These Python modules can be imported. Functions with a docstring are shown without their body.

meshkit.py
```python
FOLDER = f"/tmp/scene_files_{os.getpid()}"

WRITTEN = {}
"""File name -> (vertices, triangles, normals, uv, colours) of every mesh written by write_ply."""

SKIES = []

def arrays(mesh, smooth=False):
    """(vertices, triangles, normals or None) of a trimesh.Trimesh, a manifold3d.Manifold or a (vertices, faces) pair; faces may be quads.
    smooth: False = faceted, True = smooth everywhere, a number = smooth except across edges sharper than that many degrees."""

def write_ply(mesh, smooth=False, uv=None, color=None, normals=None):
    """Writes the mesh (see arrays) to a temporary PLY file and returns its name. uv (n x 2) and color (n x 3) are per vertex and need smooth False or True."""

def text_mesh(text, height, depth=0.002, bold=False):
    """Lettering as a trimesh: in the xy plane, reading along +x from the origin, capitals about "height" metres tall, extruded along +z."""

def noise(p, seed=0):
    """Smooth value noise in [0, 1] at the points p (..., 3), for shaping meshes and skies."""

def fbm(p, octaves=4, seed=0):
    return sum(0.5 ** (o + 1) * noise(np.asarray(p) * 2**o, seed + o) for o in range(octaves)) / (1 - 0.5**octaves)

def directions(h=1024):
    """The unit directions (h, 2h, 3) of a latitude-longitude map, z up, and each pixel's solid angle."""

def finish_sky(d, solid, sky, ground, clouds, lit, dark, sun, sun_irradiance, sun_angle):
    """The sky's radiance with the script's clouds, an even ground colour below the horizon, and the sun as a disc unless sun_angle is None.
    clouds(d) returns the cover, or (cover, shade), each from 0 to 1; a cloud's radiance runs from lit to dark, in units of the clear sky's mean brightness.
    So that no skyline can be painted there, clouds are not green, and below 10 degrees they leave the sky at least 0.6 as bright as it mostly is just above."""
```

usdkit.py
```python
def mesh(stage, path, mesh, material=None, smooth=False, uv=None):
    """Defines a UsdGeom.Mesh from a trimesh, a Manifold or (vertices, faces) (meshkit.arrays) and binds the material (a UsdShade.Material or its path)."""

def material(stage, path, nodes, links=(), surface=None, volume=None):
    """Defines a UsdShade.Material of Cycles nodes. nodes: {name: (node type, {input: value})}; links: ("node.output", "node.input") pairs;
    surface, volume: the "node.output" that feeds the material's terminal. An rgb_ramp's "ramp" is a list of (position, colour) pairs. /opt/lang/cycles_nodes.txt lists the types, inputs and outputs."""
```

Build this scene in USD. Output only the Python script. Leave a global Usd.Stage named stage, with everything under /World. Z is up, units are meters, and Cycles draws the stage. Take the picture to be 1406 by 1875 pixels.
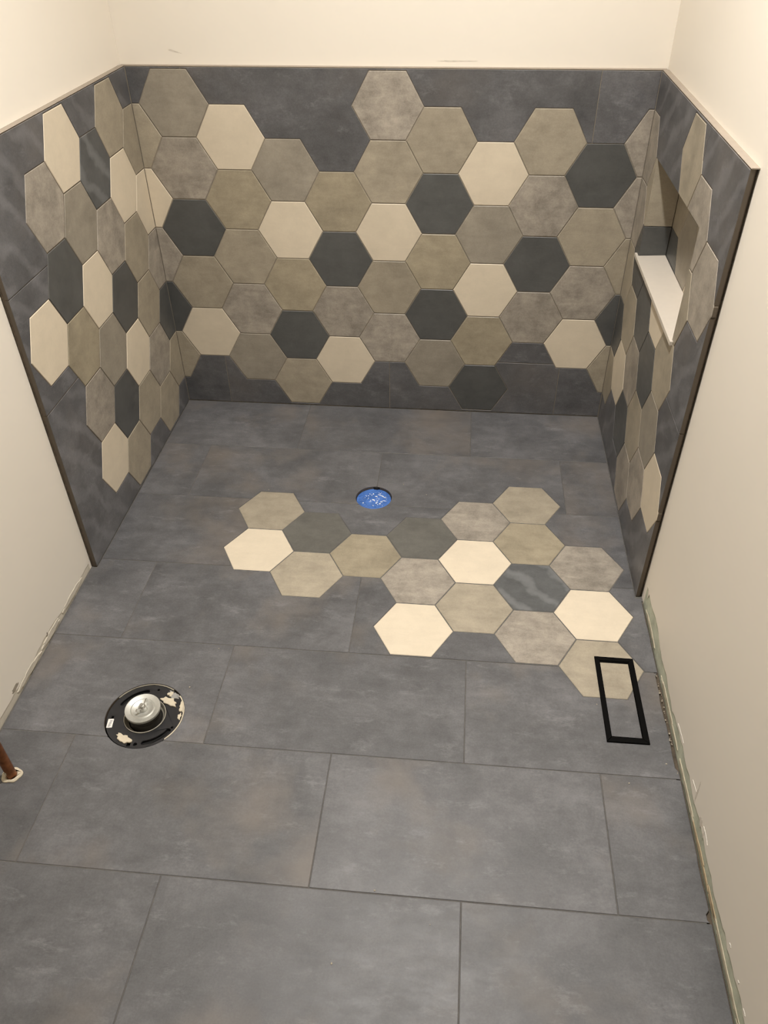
import math, random
import numpy as np
import trimesh, mapbox_earcut, usdkit, meshkit
from shapely.geometry import Polygon, Point, box
from shapely.ops import unary_union
from shapely import affinity
from pxr import Usd, UsdGeom, UsdLux, UsdShade, Gf, Sdf

stage = Usd.Stage.CreateInMemory()
UsdGeom.SetStageUpAxis(stage, UsdGeom.Tokens.z)
UsdGeom.SetStageMetersPerUnit(stage, 1.0)
UsdGeom.Xform.Define(stage, '/World')
UsdGeom.Scope.Define(stage, '/World/Looks')
rng = np.random.default_rng(7)
random.seed(7)

# ---------------------------------------------------------------- camera
IMG_W, IMG_H = 1406.0, 1875.0
FPX = 1439.6
RIGHT, UP, BACK = (0.995769, 0.091477, -0.008675), (-0.051289, 0.631658, 0.773548), (0.076242, -0.769831, 0.633678)
EYE = (1.00838, -2.51123, 1.55833)
cam = UsdGeom.Camera.Define(stage, '/World/camera')
HA = 36.0
cam.CreateHorizontalApertureAttr(HA)
cam.CreateVerticalApertureAttr(HA * IMG_H / IMG_W)
cam.CreateFocalLengthAttr(FPX / IMG_W * HA)
cam.CreateHorizontalApertureOffsetAttr(-9.347 / IMG_W * HA)
cam.CreateVerticalApertureOffsetAttr(2.469 / IMG_W * HA)
cam.CreateClippingRangeAttr(Gf.Vec2f(0.01, 100))
m = Gf.Matrix4d(*RIGHT, 0, *UP, 0, *BACK, 0, *EYE, 1)
UsdGeom.Xformable(cam.GetPrim()).AddTransformOp().Set(m)
cam.CreateExposureAttr(0.0)

# ---------------------------------------------------------------- light: the ceiling lamps of the room
CEIL = 2.74
def lamp(name, pos, radius, power, color):
    l = UsdLux.DiskLight.Define(stage, '/World/' + name)      # a recessed downlight, facing the floor
    l.CreateRadiusAttr(radius)
    l.CreateIntensityAttr(power)
    l.CreateNormalizeAttr(True)
    l.CreateColorAttr(Gf.Vec3f(*color))
    l.AddTranslateOp().Set(Gf.Vec3d(*pos))
lamp('ceiling_lamp', (0.95, -1.12, 2.74 + 0.060), 0.060, 21.2, (1.02, 0.99, 0.95))

# ---------------------------------------------------------------- dimensions (metres)
W = 1.5314                     # tiled alcove, face to face
TOP = 1.122                    # top of the wall tiles
Y_END_L, Y_END_R = -0.931, -0.925
TH = 0.010                     # tile thickness
WALL_GAP = 0.018               # painted wall face lies this far behind the tile faces
Y_FRONT = -3.35
P = 0.1847                     # hexagon pitch, flat to flat
R = P / math.sqrt(3)
CP = 1.5 * R

# ---------------------------------------------------------------- helpers
_used = {}
def path_for(parent, name):
    base = f'{parent}/{name}'
    n = _used.get(base, -1) + 1
    _used[base] = n
    return base if n == 0 else f'{base}_{n:03d}'

def group_prim(name, label=None, category=None, kind=None, group=None, loc=None):
    x = UsdGeom.Xform.Define(stage, path_for('/World', name))
    if loc is not None:
        x.AddTranslateOp().Set(Gf.Vec3d(*loc))
    tag(x.GetPrim(), label, category, kind, group)
    return str(x.GetPath())

def tag(prim, label=None, category=None, kind=None, group=None):
    for k, v in (('label', label), ('category', category), ('kind', kind), ('group', group)):
        if v:
            prim.SetCustomDataByKey(k, v)

def obj(parent, name, mesh, mat, label=None, smooth=False, dz=0.0, **kw):
    if dz:
        mesh.apply_translation((0, 0, dz))
    pr = usdkit.mesh(stage, path_for(parent, name), mesh, mat, smooth=smooth)
    tag(pr.GetPrim(), label, **kw)
    return str(pr.GetPath())

# planes: (u, v, d) -> world, d outwards from the finished face
PL = {
    'floor': lambda u, v, d: (u, v, d),
    'back': lambda u, v, d: (u, -d, v),
    'left': lambda u, v, d: (d, u, v),
    'right': lambda u, v, d: (W - d, -u, v),
}

def ring_clean(c):
    c = np.asarray(c)[:-1]
    keep = np.linalg.norm(c - np.roll(c, 1, axis=0), axis=1) > 2e-5
    return c[keep]

def ring_inset(c, w):
    a = c - np.roll(c, 1, axis=0)
    b = np.roll(c, -1, axis=0) - c
    a /= np.linalg.norm(a, axis=1, keepdims=True) + 1e-12
    b /= np.linalg.norm(b, axis=1, keepdims=True) + 1e-12
    na, nb = np.c_[-a[:, 1], a[:, 0]], np.c_[-b[:, 1], b[:, 0]]
    den = np.maximum(1 + (na * nb).sum(1, keepdims=True), 0.35)
    return c + w * (na + nb) / den

def slab(poly, plane, top=0.0, thick=TH, chamfer=0.0010, tilt=(0, 0)):
    """A chamfered slab whose outline is a polygon in the plane's own (u, v)."""
    poly = Polygon(poly.exterior.coords, [h.coords for h in poly.interiors])
    from shapely.geometry.polygon import orient
    poly = orient(poly, 1.0)
    rings = [ring_clean(poly.exterior.coords)] + [ring_clean(h.coords) for h in poly.interiors]
    ends = np.cumsum([len(r) for r in rings]).astype(np.uint32)
    outer = np.vstack(rings)
    inner = np.vstack([ring_inset(r, chamfer) for r in rings])
    tri = np.asarray(mapbox_earcut.triangulate_float64(np.ascontiguousarray(outer), ends)).reshape(-1, 3).astype(int)
    e1, e2 = outer[tri[:, 1]] - outer[tri[:, 0]], outer[tri[:, 2]] - outer[tri[:, 0]]
    flip = (e1[:, 0] * e2[:, 1] - e1[:, 1] * e2[:, 0]) < 0
    tri[flip] = tri[flip][:, ::-1]
    n = len(outer)
    c0 = outer.mean(0)
    def z(pts, d):
        return d + (pts[:, 0] - c0[0]) * tilt[0] + (pts[:, 1] - c0[1]) * tilt[1]
    layers = [(outer, z(outer, top - thick)), (outer, z(outer, top - chamfer)), (inner, z(inner, top))]
    if chamfer <= 0:
        layers = [layers[0], (outer, z(outer, top))]
    f = PL[plane] if isinstance(plane, str) else plane
    V = []
    for pts, d in layers:
        x, y, zz = f(pts[:, 0], pts[:, 1], d)
        V.append(np.c_[np.broadcast_to(x, n), np.broadcast_to(y, n), np.broadcast_to(zz, n)])
    L = len(layers)
    F = [tri[:, ::-1], tri + (L - 1) * n]
    s = 0
    for e in ends:
        i = np.arange(s, e)
        j = np.r_[i[1:], s]
        for k in range(L - 1):
            a, b, c, d = i + k * n, j + k * n, j + (k + 1) * n, i + (k + 1) * n
            F += [np.c_[a, b, c], np.c_[a, c, d]]
        s = e
    return trimesh.Trimesh(np.vstack(V), np.vstack(F), process=False)

def bx(x0, x1, y0, y1, z0, z1):
    t = trimesh.creation.box((abs(x1 - x0), abs(y1 - y0), abs(z1 - z0)))
    t.apply_translation(((x0 + x1) / 2, (y0 + y1) / 2, (z0 + z1) / 2))
    return t

def lathe(profile, n=72, loc=(0, 0, 0)):
    """profile: (radius, z) pairs listed counter-clockwise in the r-z half plane."""
    pr = np.array(profile, float)
    k = len(pr)
    th = np.arange(n) * 2 * np.pi / n
    v = np.stack([pr[None, :, 0] * np.cos(th)[:, None], pr[None, :, 0] * np.sin(th)[:, None], np.broadcast_to(pr[None, :, 1], (n, k))], -1).reshape(-1, 3)
    fs = []
    for i in range(n):
        j = (i + 1) % n
        for q in range(k):
            w = (q + 1) % k
            a, b, c, d = i * k + q, j * k + q, j * k + w, i * k + w
            fs += [(a, b, c), (a, c, d)]
    t = trimesh.Trimesh(v + np.array(loc), np.array(fs), process=True)
    t.update_faces(t.nondegenerate_faces())
    t.fix_normals()
    return t

def blob_poly(cx, cy, rx, ry, seed, n=22, rough=0.35, rot=0.0):
    g = np.random.default_rng(seed)
    th = np.arange(n) * 2 * np.pi / n
    rad = 1 + rough * (g.random(n) - 0.5) + 0.25 * rough * np.sin(3 * th + g.random() * 6)
    p = Polygon(np.c_[rx * rad * np.cos(th), ry * rad * np.sin(th)])
    return affinity.translate(affinity.rotate(p, rot, origin=(0, 0)), cx, cy).buffer(0)

# ---------------------------------------------------------------- materials
LK = '/World/Looks/'
def simple(name, color, rough=0.5, metallic=0.0, bump=None, vary=0.0, scale=30.0, spec=0.5):
    n = {'p': ('principled_bsdf', {'base_color': color, 'roughness': rough, 'metallic': metallic, 'specular_ior_level': spec}), 'g': ('geometry', {})}
    l = []
    if vary:
        lo = tuple(c * (1 - vary) for c in color); hi = tuple(min(1, c * (1 + vary)) for c in color)
        n['n'] = ('noise_texture', {'scale': scale, 'detail': 5.0, 'roughness': 0.6})
        n['r'] = ('rgb_ramp', {'ramp': [(0.3, lo), (0.7, hi)]})
        l += [('g.position', 'n.vector'), ('n.fac', 'r.fac'), ('r.color', 'p.base_color')]
    if bump:
        n['bn'] = ('noise_texture', {'scale': bump[0], 'detail': 4.0, 'roughness': 0.6})
        n['b'] = ('bump', {'strength': bump[1], 'distance': bump[2]})
        l += [('g.position', 'bn.vector'), ('bn.fac', 'b.height'), ('b.normal', 'p.normal')]
    return usdkit.material(stage, LK + name, n, l, surface='p.BSDF')

def tile_mat(name, lo, mid, hi, axis, cloud=7.0, streak=(1, 1, 1), streak_amt=0.3, warm=None, warm_amt=0.0, scratch=0.0, rough=0.42, tone=0.10, body=(0.105, 0.083, 0.060), veins=0.0, spec=0.5):
    """Concrete-look porcelain: printed clouds, streaks and scratches on the face, bare brown body on the cut edges."""
    n = {
        'g': ('geometry', {}), 'oi': ('object_info', {}),
        'o1': ('math', {'math_type': 'multiply', 'value2': 41.0}), 'o2': ('math', {'math_type': 'multiply', 'value2': 97.0}), 'o3': ('math', {'math_type': 'multiply', 'value2': 63.0}),
        'oc': ('combine_xyz', {}), 'va': ('vector_math', {'math_type': 'add'}),
        'mp': ('mapping', {'scale': streak}),
        'n1': ('noise_texture', {'scale': cloud, 'detail': 8.0, 'roughness': 0.70, 'distortion': 0.25}),
        'n2': ('noise_texture', {'scale': 24.0, 'detail': 7.0, 'roughness': 0.72, 'distortion': 0.15}),
        'n3': ('noise_texture', {'scale': 240.0, 'detail': 3.0, 'roughness': 0.6}),
        'm1': ('mix_float', {'fac': streak_amt}), 'm2': ('mix_float', {'fac': 0.16}),
        'rp': ('rgb_ramp', {'ramp': [(0.37, lo), (0.5, mid), (0.63, hi)]}),
        'tv': ('math', {'math_type': 'multiply_add', 'value2': 2 * tone, 'value3': 1 - tone}),
        'hs': ('hsv', {}),
        'sx': ('separate_xyz', {}), 'ab': ('math', {'math_type': 'absolute'}), 'gt': ('math', {'math_type': 'greater_than', 'value2': 0.6}),
        'mb': ('mix_color', {'a': body}),
        'rr': ('map_range', {'from_min': 0.3, 'from_max': 0.7, 'to_min': rough - 0.07, 'to_max': rough + 0.07}),
        'bp': ('bump', {'strength': 0.15, 'distance': 0.0006}),
        'p': ('principled_bsdf', {'specular_ior_level': spec}),
    }
    l = [('oi.random', 'o1.value1'), ('oi.random', 'o2.value1'), ('oi.random', 'o3.value1'), ('o1.value', 'oc.x'), ('o2.value', 'oc.y'), ('o3.value', 'oc.z'),
         ('g.position', 'va.vector1'), ('oc.vector', 'va.vector2'), ('va.vector', 'n1.vector'), ('va.vector', 'n3.vector'), ('va.vector', 'mp.vector'), ('mp.vector', 'n2.vector'),
         ('n1.fac', 'm1.a'), ('n2.fac', 'm1.b'), ('m1.result', 'm2.a'), ('n3.fac', 'm2.b'), ('m2.result', 'rp.fac'),
         ('oi.random', 'tv.value1'), ('tv.value', 'hs.value'),
         ('g.true_normal', 'sx.vector'), (f'sx.{axis}', 'ab.value1'), ('ab.value', 'gt.value1'), ('gt.value', 'mb.fac'),
         ('hs.color', 'mb.b'), ('mb.result', 'p.base_color'), ('n2.fac', 'rr.value'), ('rr.result', 'p.roughness'), ('m2.result', 'bp.height'), ('bp.normal', 'p.normal')]
    src = 'rp.color'
    if warm:
        n['nw'] = ('noise_texture', {'scale': 2.6, 'detail': 4.0, 'roughness': 0.6})
        n['rw'] = ('map_range', {'from_min': 0.52, 'from_max': 0.72, 'to_min': 0.0, 'to_max': warm_amt, 'clamp': True})
        n['mw'] = ('mix_color', {'b': warm})
        l += [('va.vector', 'nw.vector'), ('nw.fac', 'rw.value'), ('rw.result', 'mw.fac'), (src, 'mw.a')]
        src = 'mw.result'
    if scratch:
        n['ns'] = ('noise_texture', {'scale': 17.0, 'detail': 8.0, 'roughness': 0.8, 'distortion': 0.12})
        n['rs'] = ('map_range', {'from_min': 0.56, 'from_max': 0.72, 'to_min': 0.0, 'to_max': scratch, 'clamp': True})
        n['ms'] = ('mix_color', {'b': tuple(min(1, c * 2.1) for c in hi)})
        l += [('mp.vector', 'ns.vector'), ('ns.fac', 'rs.value'), ('rs.result', 'ms.fac'), (src, 'ms.a')]
        src = 'ms.result'
    if veins:
        n['wv'] = ('wave_texture', {'bands_direction': 'diagonal', 'scale': 5.0, 'distortion': 5.0, 'detail': 4.0, 'detail_scale': 1.5, 'detail_roughness': 0.6})
        n['rv'] = ('map_range', {'from_min': 0.6, 'from_max': 1.0, 'to_min': 0.0, 'to_max': veins, 'clamp': True})
        n['mv'] = ('mix_color', {'b': tuple(min(1, c * 2.2) for c in hi)})
        l += [('va.vector', 'wv.vector'), ('wv.fac', 'rv.value'), ('rv.result', 'mv.fac'), (src, 'mv.a')]
        src = 'mv.result'
    l.append((src, 'hs.color'))
    return usdkit.material(stage, LK + name, n, l, surface='p.BSDF')

def scale3(c, k):
    return tuple(x * k for x in c)

HEX = {  # kind: (middle colour, contrast, label)
    'W': ((0.680, 0.592, 0.458), 0.06, 'cream hexagon tile'),
    'L': ((0.325, 0.288, 0.240), 0.36, 'mottled light grey hexagon tile'),
    'T': ((0.350, 0.305, 0.232), 0.21, 'tan hexagon tile'),
    'O': ((0.335, 0.288, 0.205), 0.23, 'olive tan hexagon tile'),
    'B': ((0.290, 0.258, 0.207), 0.20, 'taupe hexagon tile'),
    'D': ((0.088, 0.089, 0.086), 0.20, 'charcoal hexagon tile'),
    'G': ((0.128, 0.124, 0.110), 0.22, 'dark grey-green hexagon tile'),
    'S': ((0.100, 0.103, 0.104), 0.25, 'streaky charcoal hexagon tile'),
}
AX = {'floor': 'z', 'back': 'y', 'left': 'x', 'right': 'x'}
_mats = {}
def hex_mat(kind, axis):
    if (kind, axis) not in _mats:
        c, k, _ = HEX[kind]
        _mats[kind, axis] = tile_mat(f'hexagon_{kind}_{axis}', scale3(c, 1 - k), c, scale3(c, 1 + k), axis, cloud=13.0 if kind != 'L' else 17.0,
                                     streak={'z': (0.5, 2, 1), 'y': (0.6, 1, 1.8), 'x': (1, 0.6, 1.8)}[axis], streak_amt=0.35, tone=0.05 if kind == 'W' else 0.08,
                                     scratch=0.12 if kind in 'DL' else 0.0, veins=0.35 if kind == 'S' else 0.0, rough=0.45,
                                     body=(0.115, 0.092, 0.067))
    return _mats[kind, axis]
SLATE = (0.110, 0.109, 0.113)
def slate_mat(axis):
    if ('base', axis) not in _mats:
        _mats['base', axis] = tile_mat(f'slate_{axis}', scale3(SLATE, 0.64), SLATE, scale3(SLATE, 1.48), axis, cloud=5.0,
                                       streak={'z': (0.6, 1.5, 1), 'y': (0.7, 1, 1.4), 'x': (1, 0.6, 1.3)}[axis], streak_amt=0.33,
                                       warm=(0.200, 0.170, 0.142), warm_amt=0.7 if axis == 'z' else 0.25, scratch=0.32, tone=0.07, rough=0.50, spec=0.5, veins=0.16 if axis == 'x' else 0.0)
    return _mats['base', axis]

paint = simple('cream_paint', (0.83, 0.77, 0.675), rough=0.6, bump=(90.0, 0.12, 0.0008), vary=0.012, scale=2.0)
ceiling_paint = simple('ceiling_paint', (0.88, 0.86, 0.82), rough=0.8)
baffle_paint = simple('baffle_paint', (0.30, 0.29, 0.27), rough=0.6)
grout_wall = simple('wall_grout', (0.25, 0.218, 0.172), rough=0.9, vary=0.12, scale=60)
grout_floor = simple('floor_grout', (0.120, 0.114, 0.106), rough=0.9, vary=0.2, scale=60)
thinset = simple('thinset', (0.10, 0.078, 0.055), rough=0.95, vary=0.3, scale=80)
caulk = simple('top_caulk', (0.32, 0.27, 0.215), rough=0.7, vary=0.06, scale=40)
quartz = simple('sill_quartz', (0.62, 0.56, 0.48), rough=0.25, vary=0.02, scale=90)
green_board = simple('green_board', (0.50, 0.52, 0.41), rough=0.95, vary=0.20, scale=22, bump=(70, 0.4, 0.002))
torn_paper = simple('torn_paper', (0.50, 0.45, 0.34), rough=0.95, vary=0.22, scale=40)
orange_paper = simple('brown_paper', (0.42, 0.33, 0.21), rough=0.95, vary=0.2, scale=40)
compound = simple('joint_compound', (0.60, 0.55, 0.46), rough=0.9, vary=0.10, scale=25, bump=(60, 0.4, 0.002))
scuff_mat = simple('scuff', (0.64, 0.58, 0.50), rough=0.8, vary=0.1, scale=60)
scuff_dark = simple('dark_scuff', (0.32, 0.28, 0.22), rough=0.9, vary=0.2, scale=60)
dark_gap = simple('dark_gap', (0.03, 0.025, 0.02), rough=1.0)
black_metal = simple('black_metal', (0.0025, 0.0023, 0.0022), rough=0.65, spec=0.06)
black_plastic = simple('black_plastic', (0.014, 0.014, 0.016), rough=0.38, vary=0.3, scale=40)
black_hole = simple('black_hole', (0.004, 0.004, 0.004), rough=0.9)
zinc = simple('zinc', (0.56, 0.56, 0.52), rough=0.42, metallic=0.65, vary=0.12, scale=60)
zinc_nut = simple('zinc_nut', (0.50, 0.49, 0.46), rough=0.28, metallic=0.9)
rubber = simple('rubber', (0.03, 0.026, 0.022), rough=0.7)
pipe_inner = simple('pipe_inner', (0.25, 0.23, 0.185), rough=0.5, vary=0.3, scale=40)
putty = simple('putty', (0.62, 0.55, 0.42), rough=0.85, vary=0.08, scale=60, bump=(120, 0.5, 0.001))
grey_putty = simple('grey_putty', (0.30, 0.29, 0.27), rough=0.85, vary=0.2, scale=60)
chip_paint = simple('chip_paint', (0.80, 0.77, 0.70), rough=0.6)
crumb_mat = simple('crumb', (0.42, 0.37, 0.29), rough=0.9, vary=0.2, scale=300)
sticker_white = simple('sticker_white', (0.80, 0.78, 0.74), rough=0.5)
print_grey = simple('print_grey', (0.16, 0.16, 0.17), rough=0.6)
copper = simple('copper', (0.30, 0.115, 0.045), rough=0.38, metallic=0.75, vary=0.35, scale=50)
blue_film = simple('blue_film', (0.060, 0.165, 0.50), rough=0.2, bump=(110.0, 1.0, 0.006), vary=0.25, scale=30)
white_speck = simple('white_speck', (0.85, 0.87, 0.9), rough=0.3)

# ---------------------------------------------------------------- hexagon lattice
def hex_poly(u, v, gap):
    r = R - gap / 2 / math.cos(math.pi / 6)
    return Polygon([(u + r * math.cos(math.radians(60 * k)), v + r * math.sin(math.radians(60 * k))) for k in range(6)])

def cell(c, r, u0, v0):
    return u0 + c * CP, v0 - r * P + (P / 2 if c % 2 else 0)

GAP_H = 0.0022
def tile_field(parent, plane, u0, v0, table, clip, holes, rects, rect_clip, rot=0.0, rect_gap=0.0020, axis=None, plane_name=None, extra=()):
    """Lays hexagons into a field of rectangular tiles; every piece is a part of its own."""
    axis = axis or AX[plane]
    cells = []
    hole = unary_union(holes) if holes else None
    for c, kinds in table.items():
        for r, k in kinds.items():
            u, v = cell(c, r, u0, v0)
            full, tile = hex_poly(u, v, -0.0014), hex_poly(u, v, GAP_H)
            if rot:
                full, tile = (affinity.rotate(q, rot, origin=(u0, v0), use_radians=True) for q in (full, tile))
            cells.append(full)
            shape = tile.intersection(clip)
            if hole is not None:
                shape = shape.difference(hole)
            for g in getattr(shape, 'geoms', [shape]):
                if g.geom_type == 'Polygon' and g.area > 4e-5:
                    mesh = slab(g, plane, top=float(rng.normal(0, 0.00018)), chamfer=0.0014, tilt=rng.normal(0, 0.0012, 2))
                    obj(parent, 'hexagon_tile', mesh, hex_mat(k, axis), HEX[k][2])
    union = unary_union(cells)
    for (a, b, c, d) in rects:
        q = box(a, b, c, d).intersection(rect_clip)
        q = q.buffer(-rect_gap / 2, join_style=2).difference(union)
        if hole is not None:
            q = q.difference(hole)
        q = q.buffer(-0.0002, join_style=2).buffer(0.0002, join_style=2).simplify(0.00005)
        for g in getattr(q, 'geoms', [q]):
            if g.geom_type == 'Polygon' and g.area > 1e-4:
                mesh = slab(g, plane, top=float(rng.normal(-0.0001, 0.00018)), chamfer=0.0009, tilt=rng.normal(0, 0.0004, 2))
                obj(parent, 'rectangular_tile', mesh, slate_mat(axis), 'dark slate-look rectangular tile')

def col(start, s):
    """'WLD.' -> {row: kind}, '.' where the dark base tile shows."""
    return {start + i: k for i, k in enumerate(s) if k != '.'}

# ---------------------------------------------------------------- room shell
floor = group_prim('floor', 'grey slate-look tiled bathroom floor with a ribbon of inlaid hexagons', 'floor', 'structure')
wall_back = group_prim('wall_back', 'back wall of the shower with hexagon tiles below cream paint', 'wall', 'structure')
wall_left = group_prim('wall_left', 'cream painted left wall with tiled shower return', 'wall', 'structure')
wall_right = group_prim('wall_right', 'cream painted right wall with tiled shower return and niche', 'wall', 'structure')
wall_front = group_prim('wall_front', 'plain cream wall behind the camera', 'wall', 'structure')

X0, X1, Y1 = -WALL_GAP, W + WALL_GAP, WALL_GAP
LAMP_XY, CAN_R = (0.95, -1.12), 0.075
ceil_poly = box(X0 - 0.1, Y_FRONT - 0.1, X1 + 0.1, Y1 + 0.1).difference(Point(LAMP_XY).buffer(CAN_R + 0.004, 24))
obj('/World', 'ceiling', slab(ceil_poly, 'floor', top=CEIL + 0.1, thick=0.1, chamfer=0), ceiling_paint, 'plain white ceiling above the shower room', category='ceiling', kind='structure')
downlight = group_prim('recessed_downlight', 'round recessed downlight set into the ceiling', 'lamp', loc=(*LAMP_XY, CEIL))
obj(downlight, 'baffle', lathe([(CAN_R, -0.002), (CAN_R + 0.003, -0.002), (CAN_R + 0.003, 0.099), (0.0, 0.099), (0.0, 0.090), (CAN_R, 0.090)]), baffle_paint)
obj(downlight, 'trim_ring', lathe([(CAN_R + 0.001, -0.004), (CAN_R + 0.018, -0.003), (CAN_R + 0.020, -0.0002), (CAN_R + 0.001, -0.0002)]), ceiling_paint)
obj(wall_front, 'plaster', bx(X0 - 0.1, X1 + 0.1, Y_FRONT - 0.1, Y_FRONT, -0.02, CEIL), paint)
obj(wall_back, 'plaster', bx(X0 - 0.1, X1 + 0.1, Y1, Y1 + 0.1, -0.02, CEIL), paint)

# right wall plaster with the niche opening cut out of it
NY0, NY1, NZ0, NZ1, ND = 0.150, 0.692, 0.650, 0.932, 0.079     # niche, along s = -y
yz = PL['right']
def right_plane(base):
    return lambda u, v, d: (base - d, -u, v)
def ragged(y0, y1, h, seed, step=0.012, amp=0.010):
    """Lower edge of the torn paint layer: (s, z) points."""
    s = np.arange(y0, y1 + step, step)
    z = h + amp * (meshkit.fbm(np.c_[s * 9, s * 0 + seed, s * 0], 4) - 0.5) * 2 + amp * 0.5 * (meshkit.noise(np.c_[s * 55, s * 0 + seed, s * 0]) - 0.5)
    return s, np.maximum(z, 0.006)
s_, z_ = ragged(0.945, -Y_FRONT, 0.050, 3.3, amp=0.026)
skin = Polygon([(-Y1, -0.01), (0.945, -0.01)] + list(zip(s_, z_)) + [(-Y_FRONT, CEIL), (-Y1, CEIL)]).difference(box(NY0 - 0.004, NZ0, NY1 + 0.004, NZ1 + 0.004)).buffer(0)
obj(wall_right, 'plaster', slab(skin, right_plane(X1), thick=0.0016, chamfer=0.0006), paint)
board = box(-Y1, -0.01, -Y_FRONT, CEIL).difference(box(NY0 - 0.012, NZ0 - 0.012, NY1 + 0.012, NZ1 + 0.012))
obj(wall_right, 'drywall_board', slab(board, right_plane(X1 + 0.0016), thick=0.012, chamfer=0), green_board, 'pale green drywall board bared along the floor')
obj(wall_right, 'wall_core', bx(X1 + ND + 0.01, X1 + ND + 0.1, Y_FRONT, Y1, -0.02, CEIL), paint)
# left wall
s_, z_ = ragged(0.94, -Y_FRONT, 0.022, 8.1, amp=0.010)
skin = Polygon([(Y1, CEIL), (Y_FRONT, CEIL)] + [(-a, b) for a, b in zip(s_[::-1], z_[::-1])] + [(-0.94, -0.01), (Y1, -0.01)]).buffer(0)
left_base = lambda base: (lambda u, v, d: (base + d, u, v))
obj(wall_left, 'plaster', slab(skin, left_base(X0), thick=0.0016, chamfer=0.0008), paint)
obj(wall_left, 'drywall_board', slab(box(Y_FRONT, -0.01, Y1, CEIL), left_base(X0 - 0.0016), thick=0.1, chamfer=0), compound, 'joint compound bared along the floor')

# ---------------------------------------------------------------- floor tiles
FX0, FX1 = -0.0150, W + 0.0158
ROWS = [0.0, -0.291, -0.579, -0.894, -1.190, -1.489, -1.796, -2.097, -2.398, -2.699, -3.0, -3.301, -3.60]
JA, JB = [0.4695, 1.0700], [0.1650, 0.7690, 1.3715]
frects = []
for i in range(len(ROWS) - 1):
    xs = [FX0] + (JA if i % 2 == 0 else JB) + [FX1]
    for a, b in zip(xs[:-1], xs[1:]):
        frects.append((a, ROWS[i + 1], b, ROWS[i]))
DRAIN, DRAIN_R = (0.7646, -0.5415), 0.0575
FLANGE, FLANGE_R = (0.3080, -1.4215), 0.0935
FU0, FV0 = 0.4498, -0.63096
ftable = {0: col(0, 'TW'), 1: col(1, 'GT'), 2: col(1, 'O'), 3: col(1, 'GLW'), 4: col(0, 'LWT'), 5: col(0, 'TOSL'), 6: col(1, 'LWT')}
s_ = np.arange(0.93, 3.36, 0.01)
rag = 0.0035 * (meshkit.fbm(np.c_[s_ * 14, s_ * 0 + 2.0, s_ * 0], 4) - 0.5) * 2
rag = np.minimum(rag, 0.0012)
rag[(s_ > 1.20) & (s_ < 1.47)] -= 0.0065
rag[(s_ > 1.78) & (s_ < 1.795)] -= 0.008
right_edge = [(FX1 + r, -s) for s, r in zip(s_, rag)]
fclip = Polygon([(FX0, Y_FRONT), (FX0, -0.94), (0.0006, -0.93), (0.0006, -0.0006), (W - 0.0006, -0.0006), (W - 0.0006, -0.928)] + right_edge + [(FX1, Y_FRONT)]).buffer(0)
holes = [Point(DRAIN).buffer(DRAIN_R, 24), Point(FLANGE).buffer(FLANGE_R, 24)]
tile_field(floor, 'floor', FU0, FV0, ftable, fclip, holes, frects, fclip, rot=-0.00206, rect_gap=0.0019)
bed = unary_union([box(X0, Y_FRONT, FX1 - 0.010, Y1), box(X0, -0.94, X1, Y1)]).difference(unary_union([Point(DRAIN).buffer(DRAIN_R + 0.004, 24), Point(FLANGE).buffer(FLANGE_R + 0.001, 24)]))
obj(floor, 'grout_bed', slab(bed, 'floor', top=-0.0013, thick=0.012, chamfer=0), grout_floor)
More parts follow.
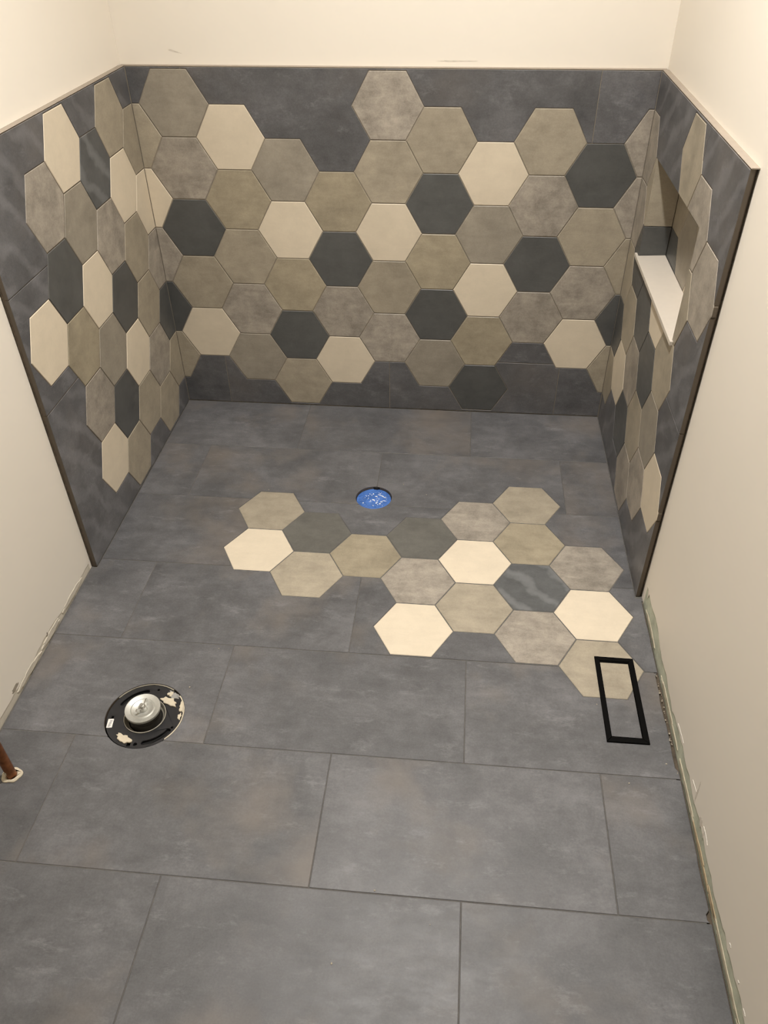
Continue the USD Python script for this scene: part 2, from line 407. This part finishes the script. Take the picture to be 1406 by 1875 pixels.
obj(floor, 'edge_mortar', bx(FX1 - 0.012, X1, Y_FRONT, -0.935, -0.014, -0.0058), thinset)
obj(floor, 'subfloor', bx(X0 - 0.1, X1 + 0.1, Y_FRONT - 0.1, Y1 + 0.1, -0.16, -0.12), dark_gap)

# ---------------------------------------------------------------- back wall tiles
BU0, BV0 = 0.1290, 1.02432
fold = col(1, 'TWLDT')
btable = {-1: fold, 0: col(0, 'BLDTW'), 1: col(1, 'WOTLB'), 2: col(1, 'BWODT'), 3: col(2, 'ODLW'), 4: col(0, 'LTWTL'), 5: col(1, 'TDODB'), 6: col(1, 'WBWOD'),
          7: col(1, 'TLDL'), 8: col(1, 'DTLW'), 9: col(1, 'LLTDT')}
bclip = box(0.0005, 0.0015, W - 0.0005, TOP)
zr = [0.0, 0.207, 0.512, 0.817, TOP]
brects = []
for i in range(4):
    xs = [0] + ([0.165, 0.767, 1.369] if i % 2 == 1 or i == 0 and False else [0.165, 0.767, 1.369] if i in (0, 3) else [0.466, 1.068]) + [W]
    for a, b in zip(xs[:-1], xs[1:]):
        brects.append((a, zr[i], b, zr[i + 1]))
tile_field(wall_back, 'back', BU0, BV0, btable, bclip, [], brects, bclip)
obj(wall_back, 'grout_bed', slab(box(-0.012, 0.0, W + 0.012, TOP - 0.0005), 'back', top=-0.0016, thick=0.0155, chamfer=0), grout_wall)
obj(wall_back, 'top_caulk', slab(box(-0.014, TOP, W + 0.014, TOP + 0.0022), 'back', top=-0.0020, thick=0.0160, chamfer=0.0012), caulk, 'pale bead of caulk along the top of the tiles')

# ---------------------------------------------------------------- left wall tiles
LU0, LV0 = -0.49785, 1.02458
ltable = {-2: col(2, 'W'), -1: {1: 'L', 2: 'D', 3: 'O', 4: 'L', 5: 'W'}, 0: {0: 'W', 1: 'B', 2: 'W', 3: 'B', 4: 'D', 5: 'T'}, 1: col(1, 'SLDWT'), 2: col(0, 'TWTTLT'), 3: fold}
lclip = box(Y_END_L, 0.0015, -0.0005, TOP)
lrects = []
zl = [0.0, 0.512, 0.817, TOP]
for i, js in enumerate(([-0.44], [-0.25], [-0.50])):
    ys = [Y_END_L - 0.002] + js + [0.0]
    for a, b in zip(ys[:-1], ys[1:]):
        lrects.append((a, zl[i], b, zl[i + 1]))
tile_field(wall_left, 'left', LU0, LV0, ltable, lclip, [], lrects, lclip)
obj(wall_left, 'grout_bed', slab(box(Y_END_L + 0.0012, 0.0, 0.0, TOP - 0.0005), 'left', top=-0.0016, thick=0.0135, chamfer=0), thinset)
obj(wall_left, 'top_caulk', slab(box(Y_END_L, TOP, 0.0, TOP + 0.0022), 'left', top=-0.0015, thick=0.0165, chamfer=0.0012), caulk, 'pale bead of caulk along the top of the tiles')

# ---------------------------------------------------------------- right wall tiles and niche (u = -y)
RU0, RV0 = 0.18569, 0.28478
rtable = {-1: {r - 4: k for r, k in col(1, 'LLTDT').items()}, 0: col(-3, 'TDTW'), 1: col(-1, 'DLD'), 2: {-4: 'T', -2: 'W', -1: 'D', 0: 'T', 1: 'L'},
          3: {-3: 'L', -2: 'T', -1: 'T', 0: 'B', 1: 'L'}, 4: {-3: 'L', 0: 'W'}}
rclip = box(0.0005, 0.0015, -Y_END_R, TOP)
opening = box(NY0, NZ0, NY1, NZ1)
zq = [0.0, 0.5355, 0.8405, TOP]
rrects = []
for i, js in enumerate(([0.52], [0.30], [0.60])):
    ss = [0.0] + js + [-Y_END_R + 0.002]
    for a, b in zip(ss[:-1], ss[1:]):
        rrects.append((a, zq[i], b, zq[i + 1]))
tile_field(wall_right, 'right', RU0, RV0, rtable, rclip, [box(NY0 - TH - 0.0008, NZ0, NY1, NZ1)], rrects, rclip)
obj(wall_right, 'grout_bed', slab(box(0.0, 0.0, -Y_END_R - 0.006, TOP - 0.0005).difference(opening.buffer(0.001, join_style=2)), 'right', top=-0.0016, thick=0.0125, chamfer=0), thinset)
obj(wall_right, 'top_caulk', slab(box(0.0, TOP, -Y_END_R, TOP + 0.0022), 'right', top=-0.0015, thick=0.0165, chamfer=0.0012), caulk, 'pale bead of caulk along the top of the tiles')
# niche lining
ntable = {0: {-3: 'T', -2: 'D'}, 1: {-3: 'T', -2: 'B'}, 2: {-3: 'T', -2: 'W'}, 3: {-3: 'L', -2: 'T'}}
nclip = box(NY0 + 0.0005, NZ0, NY1 - 0.0005, NZ1)
tile_field(wall_right, right_plane(W + ND), RU0, RV0, ntable, nclip, [], [(NY0, NZ0, NY1, NZ1)], nclip, axis='x')
obj(wall_right, 'niche_backing', bx(W + ND + 0.0016, W + ND + 0.014, -NY1 - 0.012, -NY0 + 0.012, NZ0 - 0.012, NZ1 + 0.012), grout_wall)
far = lambda u, v, d: (u, -NY0 - d, v)
near = lambda u, v, d: (-u, -NY1 + d, v)
head = lambda u, v, d: (u, -v, NZ1 - d)
cut = 0.7465
def jamb_mat(kind):
    c, k, _ = HEX[kind]
    return tile_mat(f'jamb_{kind}', scale3(c, 1 - k), c, scale3(c, 1 + k), 'y', cloud=9.0, streak=(0.6, 1, 1.8), streak_amt=0.35, tone=0.05, rough=0.45, body=c)
jt, jd = jamb_mat('T'), jamb_mat('D')
obj(wall_right, 'jamb_tile', slab(box(W + 0.0003, cut + 0.0008, W + ND - 0.0006, NZ1), far, chamfer=0.0007), jt, 'tan cut tile lining the niche end')
obj(wall_right, 'jamb_tile', slab(box(W + 0.0003, NZ0, W + ND - 0.0006, cut - 0.0008), far, chamfer=0.0007), jd, 'charcoal cut tile lining the niche end')
obj(wall_right, 'jamb_tile', slab(box(-W - ND + 0.0006, NZ0, -W - TH - 0.0004, NZ1), near, chamfer=0.0007), jt, 'tan cut tile lining the niche end')
obj(wall_right, 'niche_head_tile', slab(box(W + TH + 0.0004, NY0, W + ND, NY1), head, chamfer=0.0007), slate_mat('z'))
# sill: a pale slab that slopes a little to the room and laps past the opening
sill = slab(Polygon([(-0.0075, 0.126), (0.0, 0.126), (0.0, NY0 + 0.0005), (ND - 0.001, NY0 + 0.0005), (ND - 0.001, NY1 - 0.0005), (0.0, NY1 - 0.0005), (0.0, 0.704), (-0.0075, 0.704)]),
            lambda u, v, d: (W + u, -v, 0.6600 + d + 0.04 * u), top=0.0, thick=0.0105, chamfer=0.0010)
sill.invert()
obj(wall_right, 'niche_sill', sill, quartz, 'pale stone sill slab in the shower niche')

# ---------------------------------------------------------------- bared wall foot, scraps and scuffs
def scrap(parent, name, poly, plane, mat, top, thick, label=None):
    for g in getattr(poly, 'geoms', [poly]):
        obj(parent, name, slab(g, plane, top=top, thick=thick, chamfer=min(0.0008, thick * 0.4)), mat, label)
rp = right_plane(X1)
for i, (s, z, rs, rz, mt) in enumerate([(1.30, 0.012, 0.10, 0.007, torn_paper), (1.52, 0.011, 0.07, 0.007, torn_paper), (1.66, 0.010, 0.07, 0.006, orange_paper), (1.765, 0.012, 0.032, 0.007, orange_paper),
                                        (1.88, 0.012, 0.09, 0.006, torn_paper), (1.05, 0.010, 0.06, 0.006, torn_paper), (2.05, 0.010, 0.08, 0.006, torn_paper)]):
    scrap(wall_right, 'torn_paper', blob_poly(s, z, rs, rz, 40 + i, rough=0.5, n=26), rp, mt, 0.0006, 0.0018, 'scrap of torn drywall paper' if mt is torn_paper else 'scrap of brown drywall paper')
lp = left_base(X0)
for i, (s, z, rs, rz) in enumerate([(1.20, 0.012, 0.05, 0.009), (1.33, 0.012, 0.06, 0.008), (1.06, 0.014, 0.07, 0.008)]):
    scrap(wall_left, 'compound_lump', blob_poly(-s, z, rs, rz, 60 + i, rough=0.4, n=26), lp, compound, 0.0012, 0.0026, 'smear of joint compound')
scrap(wall_left, 'scuff_mark', blob_poly(-1.395, 0.030, 0.018, 0.007, 70, rough=0.5), lp, scuff_dark, 0.0003, 0.0006, 'grey smudge')
scrap(wall_left, 'scuff_mark', blob_poly(-1.215, 0.022, 0.0035, 0.010, 71, rough=0.5), lp, scuff_dark, 0.0003, 0.0006, 'dark crack')
bp = lambda u, v, d: (u, Y1 - d, v)
scrap(wall_back, 'scuff_mark', blob_poly(0.150, 1.158, 0.020, 0.0025, 80, rough=0.6, rot=-14), bp, scuff_mat, 0.0002, 0.0005, 'faint grey scuff')
scrap(wall_back, 'scuff_mark', blob_poly(0.965, 1.1385, 0.055, 0.0020, 81, rough=0.6), bp, scuff_mat, 0.0002, 0.0005, 'faint grey scuff')
for i, (s, z, a, b, rot) in enumerate([(1.565, 0.075, 0.0035, 0.028, 6), (1.62, 0.055, 0.010, 0.010, 0), (1.645, 0.052, 0.004, 0.008, 0), (0.965, 0.055, 0.006, 0.014, 20)]):
    scrap(wall_right, 'scuff_mark', blob_poly(s, z, a, b, 90 + i, rough=0.6, rot=rot), rp, scuff_mat, 0.0002, 0.0006, 'grey scrape')
for i, (s, z, a, b, rot) in enumerate([(1.405, 0.058, 0.022, 0.0011, 6), (1.545, 0.068, 0.012, 0.0010, 8), (1.655, 0.066, 0.015, 0.0012, -6), (1.92, 0.060, 0.003, 0.003, 0), (1.86, 0.062, 0.004, 0.002, 0), (1.965, 0.055, 0.005, 0.002, 0)]):
    scrap(wall_right, 'paint_chip', blob_poly(s, z, a, b, 100 + i, rough=0.7, rot=rot), rp, chip_paint, 0.0008, 0.0014, 'curled chip of white paint')

# ---------------------------------------------------------------- shower drain under blue film
dx, dy = DRAIN
drain = group_prim('shower_drain', 'round shower drain opening in the grey floor covered with crinkled blue film', 'drain', loc=(dx, dy, 0))
obj(drain, 'drain_ring', lathe([(DRAIN_R - 0.0004, -0.0135), (DRAIN_R - 0.0004, -0.0078), (DRAIN_R - 0.0022, -0.0084), (DRAIN_R - 0.0030, -0.0135)]), black_plastic, 'dark broken rim')
n, rings = 72, 14
V, F = [(0, 0, 0)], []
for k in range(1, rings + 1):
    for i in range(n):
        a = 2 * math.pi * i / n
        rr = (DRAIN_R - 0.0012) * k / rings
        V.append((rr * math.cos(a), rr * math.sin(a), 0))
V = np.array(V)
rad = np.linalg.norm(V[:, :2], axis=1) / DRAIN_R
V[:, 2] = -0.0092 + 0.0015 * (1 - rad ** 2) + 0.0030 * (meshkit.fbm(np.c_[V[:, :2] * 110, np.full(len(V), 1.7)], 3) - 0.5) * (1 - rad ** 6)
for i in range(n):
    F.append((0, 1 + i, 1 + (i + 1) % n))
for k in range(1, rings):
    a0, b0 = 1 + (k - 1) * n, 1 + k * n
    for i in range(n):
        j = (i + 1) % n
        F += [(a0 + i, b0 + i, b0 + j), (a0 + i, b0 + j, a0 + j)]
film = trimesh.Trimesh(V, np.array(F), process=False)
lower = film.copy(); lower.vertices = film.vertices - [0, 0, 0.001]; lower.invert()
obj(drain, 'blue_film', trimesh.util.concatenate([film, lower]), blue_film, 'crinkled blue film', smooth=True)
sp = []
g = np.random.default_rng(5)
for (sx, sy, a, b, rot) in [(0.006, 0.014, 0.0042, 0.0022, 0), (-0.001, -0.004, 0.0055, 0.0022, -30), (0.010, -0.019, 0.0022, 0.004, 0), (0.026, -0.012, 0.004, 0.0018, 20), (0.022, -0.022, 0.0036, 0.0022, 15),
                            (0.018, 0.029, 0.0022, 0.0016, 0), (-0.032, -0.022, 0.0022, 0.0018, 0), (0.030, 0.014, 0.0015, 0.007, 60), (0.020, 0.021, 0.010, 0.0014, -22), (0.012, -0.008, 0.0035, 0.0012, 40), (0.034, -0.006, 0.006, 0.0011, -10), (-0.004, 0.027, 0.0018, 0.003, 0), (-0.010, -0.014, 0.004, 0.001, 5)]:
    sp.append(slab(blob_poly(sx, sy, a, b, int(g.integers(1e6)), n=12, rough=0.7, rot=rot), 'floor', top=-0.0066, thick=0.0022, chamfer=0.0003))
for k in range(26):
    a, r = 6.283 * g.random(), 0.048 * math.sqrt(g.random())
    sp.append(slab(blob_poly(0.008 + 0.8 * r * math.cos(a), 0.9 * r * math.sin(a), 0.0006 + 0.0018 * g.random(), 0.0006 + 0.0008 * g.random(), int(g.integers(1e6)), n=10, rough=0.8, rot=180 * g.random()), 'floor', top=-0.0068, thick=0.0022, chamfer=0.0002))
for q in sp:
    obj(drain, 'plaster_drip', q, white_speck, 'white fleck')
obj(drain, 'drain_lip_chip', slab(blob_poly(0.0030, 0.0545, 0.009, 0.0024, 9, rough=0.7), 'floor', top=-0.0015, thick=0.008, chamfer=0.0004), black_hole)

# ---------------------------------------------------------------- toilet flange with test plug
fx, fy = FLANGE
flange = group_prim('toilet_flange', 'round black toilet flange set in the floor with a silver test plug', 'toilet flange', loc=(fx, fy, 0))
HOLE = 0.0500
def arc_slot(r, a0, a1, w):
    th = np.radians(np.linspace(a0, a1, 14))
    from shapely.geometry import LineString
    return LineString(np.c_[r * np.cos(th), r * np.sin(th)]).buffer(w / 2)
slots = [arc_slot(0.072, 104, 156, 0.0105), arc_slot(0.077, 286, 332, 0.0110), box(-0.0165, -0.0865, -0.0085, -0.073)]
bolt_holes = [Point(0.0 + r * math.cos(math.radians(a)), r * math.sin(math.radians(a))).buffer(h) for r, a, h in
              ((0.078, 84, 0.0026), (0.077, 188, 0.0030), (0.079, 340, 0.0026), (0.0805, 245, 0.0036), (0.0795, 272, 0.0042))]
ring = Point(0, 0).buffer(FLANGE_R - 0.0022, 32).difference(Point(0, 0).buffer(HOLE, 32)).difference(unary_union(slots + bolt_holes))
obj(flange, 'flange_ring', slab(ring, 'floor', top=-0.0040, thick=0.007, chamfer=0.0010), black_plastic, 'scuffed black plastic ring')
obj(flange, 'slot_floor', slab(Point(0, 0).buffer(FLANGE_R - 0.001, 32).difference(Point(0, 0).buffer(HOLE + 0.001, 32)), 'floor', top=-0.0118, thick=0.003, chamfer=0), black_hole)
obj(flange, 'inner_collar', lathe([(HOLE - 0.0002, -0.055), (HOLE - 0.0002, -0.0030), (HOLE - 0.0022, -0.0026), (HOLE - 0.0050, -0.006), (HOLE - 0.0062, -0.012), (HOLE - 0.0100, -0.015), (HOLE - 0.0105, -0.055)]), pipe_inner, 'worn grey-brown pipe collar', smooth=40)
PZ = 0.0115
obj(flange, 'plug_gasket', lathe([(0.0, -0.050), (0.0390, -0.050), (0.0390, -0.020), (0.0375, -0.014), (0.0375, 0.002), (0.0355, 0.0025), (0.0355, 0.009), (0.0392, 0.0100), (0.0392, 0.018), (0.0, 0.018)]), rubber, 'dark rubber gasket', smooth=40)
plug = obj(flange, 'test_plug', lathe([(0.0, 0.0085), (0.0, 0.006), (0.0390, 0.006), (0.0412, 0.0072), (0.0418, 0.0135), (0.0408, 0.0150), (0.0385, 0.0148), (0.0290, 0.0118), (0.0260, 0.0138), (0.0235, 0.0132), (0.0170, 0.0100), (0.0, 0.0096)]), zinc, 'galvanised steel plug cap', smooth=35, dz=PZ)
obj(plug, 'bolt', lathe([(0.0, 0.008), (0.0050, 0.008), (0.0050, 0.026), (0.0040, 0.028), (0.0, 0.028)], n=24), zinc_nut, smooth=40, dz=PZ)
wing = []
wing.append(lathe([(0.0048, 0.0105), (0.0105, 0.0105), (0.0088, 0.019), (0.0048, 0.019)], n=24))
for sgn in (-1, 1):
    prof = Polygon([(0.005, 0.0), (0.012, 0.0), (0.0190, 0.0085), (0.0205, 0.0150), (0.0165, 0.0185), (0.0110, 0.0130), (0.005, 0.0080)]).buffer(-0.0006).buffer(0.0006)
    wmesh = slab(prof, (lambda u, v, d, s=sgn: (s * u, d - 0.0, 0.0112 + v)), top=0.0016, thick=0.0032, chamfer=0.0006)
    wing.append(wmesh)
wing = trimesh.util.concatenate(wing)
wing.apply_transform(trimesh.transformations.rotation_matrix(math.radians(70), (0, 0, 1)))
obj(plug, 'wing_nut', wing, zinc_nut, smooth=40, dz=PZ)
for i, (poly, t, mt, nm) in enumerate([
        (blob_poly(0.046, 0.044, 0.0225, 0.0095, 11, rough=0.5, rot=-20), 0.0035, putty, 'cream putty smear'),
        (blob_poly(0.052, 0.0635, 0.018, 0.0085, 12, rough=0.6, rot=-24), 0.0022, grey_putty, 'grey mortar smear'),
        (blob_poly(0.043, 0.066, 0.007, 0.0065, 18, rough=0.6, rot=-10), 0.0030, putty, 'cream putty smear'),
        (blob_poly(-0.028, -0.068, 0.0200, 0.0095, 13, rough=0.4, rot=-22), 0.0032, putty, 'cream putty smear'),
        (blob_poly(0.0815, 0.030, 0.006, 0.015, 14, rough=0.6, rot=16), 0.0024, putty, 'cream putty crumb'),
        (blob_poly(0.0835, 0.004, 0.004, 0.009, 19, rough=0.7, rot=0), 0.0020, putty, 'cream putty crumb')]):
    obj(flange, 'putty_smear', slab(poly, 'floor', top=t - 0.0034, thick=t + 0.0012, chamfer=0.0011), mt, nm)
arc = arc_slot(FLANGE_R - 0.0020, -42, 42, 0.0030)
obj(flange, 'putty_rim', slab(arc.simplify(0.0001), 'floor', top=-0.0006, thick=0.004, chamfer=0.0006), putty, 'cream putty line along the rim')
arc = arc_slot(FLANGE_R - 0.0020, 60, 150, 0.0032)
obj(flange, 'rim_edge', slab(arc.simplify(0.0001), 'floor', top=-0.0020, thick=0.003, chamfer=0.0006), pipe_inner, 'brown exposed rim')
def rotbox(cx, cy, w, h, rot):
    return affinity.translate(affinity.rotate(box(-w / 2, -h / 2, w / 2, h / 2), rot, origin=(0, 0)), cx, cy)
stk = obj(flange, 'sticker', slab(rotbox(-0.0755, -0.0285, 0.0135, 0.025, 8).buffer(-0.0012).buffer(0.0012), 'floor', top=-0.0034, thick=0.0008, chamfer=0.0001), sticker_white, 'small white printed sticker')
for k in range(9):
    obj(stk, 'printed_bar', slab(rotbox(-0.0755 + (0.0 if k < 6 else 0.0006), -0.0378 + 0.0021 * k, 0.0060 if k % 3 else 0.0045, 0.0010, 8), 'floor', top=-0.0033, thick=0.0002, chamfer=0.00005), print_grey)

# ---------------------------------------------------------------- black vent frame
vf = group_prim('vent_frame', 'slim black metal rectangular frame lying on the floor over the last tan hexagon', 'vent frame', loc=(1.4437, -1.2785, 0))
corners = np.array([(1.3946, -1.1514), (1.4908, -1.1523), (1.4937, -1.4048), (1.3964, -1.4051)]) - [1.4437, -1.2785]
icorners = np.array([(1.4061, -1.1640), (1.4780, -1.1643), (1.4798, -1.3925), (1.4085, -1.3920)]) - [1.4437, -1.2785]
for k in range(4):
    j = (k + 1) % 4
    bar = Polygon([corners[k], corners[j], icorners[j], icorners[k]]).buffer(-0.00005, join_style=2)
    obj(vf, 'frame_bar', slab(bar, 'floor', top=0.0042, thick=0.0036, chamfer=0.0009), black_metal)
for k in range(4):
    j = (k + 1) % 4
    ic, jc = icorners[k], icorners[j]
    inn = icorners * 0.965
    lip = Polygon([ic, jc, inn[j], inn[k]]).buffer(-0.0001, join_style=2)
    obj(vf, 'inner_lip', slab(lip, 'floor', top=0.0014, thick=0.0008, chamfer=0.0002), black_metal)

# ---------------------------------------------------------------- copper stub pipe
pipe = group_prim('copper_pipe', 'short copper water pipe rising from the floor by the left wall', 'pipe', loc=(0.0665, -1.6065, 0))
obj(pipe, 'pipe_tube', lathe([(0.0, 0.0005), (0.0110, 0.0005), (0.0110, 0.165), (0.0, 0.165)], n=40), copper, smooth=40)
obj(pipe, 'pipe_cap', lathe([(0.0, 0.150), (0.0124, 0.150), (0.0124, 0.172), (0.0100, 0.176), (0.0, 0.1765)], n=40), copper, smooth=40)
rr = []
for i in range(48):
    a = 2 * math.pi * i / 48
    rr.append((0.0205 + 0.0022 * math.sin(2 * a + 1) + 0.0012 * math.sin(5 * a), a))
coll = Polygon([(r * math.cos(a), r * math.sin(a)) for r, a in rr]).difference(Point(0, 0).buffer(0.0112, 16))
obj(pipe, 'caulk_collar', slab(coll, 'floor', top=0.0050, thick=0.0046, chamfer=0.0022), putty, 'cream caulk ring')
obj(pipe, 'solder_drip', slab(blob_poly(0.0, 0.0, 0.0036, 0.0060, 33, rough=0.6), lambda u, v, d: (-0.004 + u, -0.0104 - d, 0.022 + v), top=0.0008, thick=0.0020, chamfer=0.0006), putty, 'cream paint drip')

# ---------------------------------------------------------------- crumbs
crumbs = []
g = np.random.default_rng(21)
spots = [(0.855, -0.467), (0.932, -0.515), (1.432, -1.508), (1.385, -1.300), (0.392, -1.333), (0.432, -1.205), (0.835, -1.93), (1.012, -1.845), (0.90, -1.79), (0.42, -0.53), (1.522, -1.452)]
spots += [(1.5400 + 0.004 * g.random(), -1.20 - 0.28 * g.random()) for _ in range(26)]
for (x, y) in spots:
    t = trimesh.creation.icosphere(subdivisions=1, radius=1.0)
    s = 0.0008 + 0.0013 * g.random()
    t.vertices = t.vertices * np.array([s, s * (0.7 + 0.6 * g.random()), s * 0.6]) * (0.8 + 0.4 * g.random((len(t.vertices), 1))) + [x, y, s * 0.45]
    crumbs.append(t)
obj('/World', 'mortar_crumbs', trimesh.util.concatenate(crumbs), crumb_mat, 'tiny pale mortar crumbs scattered on the grey floor', category='debris', kind='stuff')
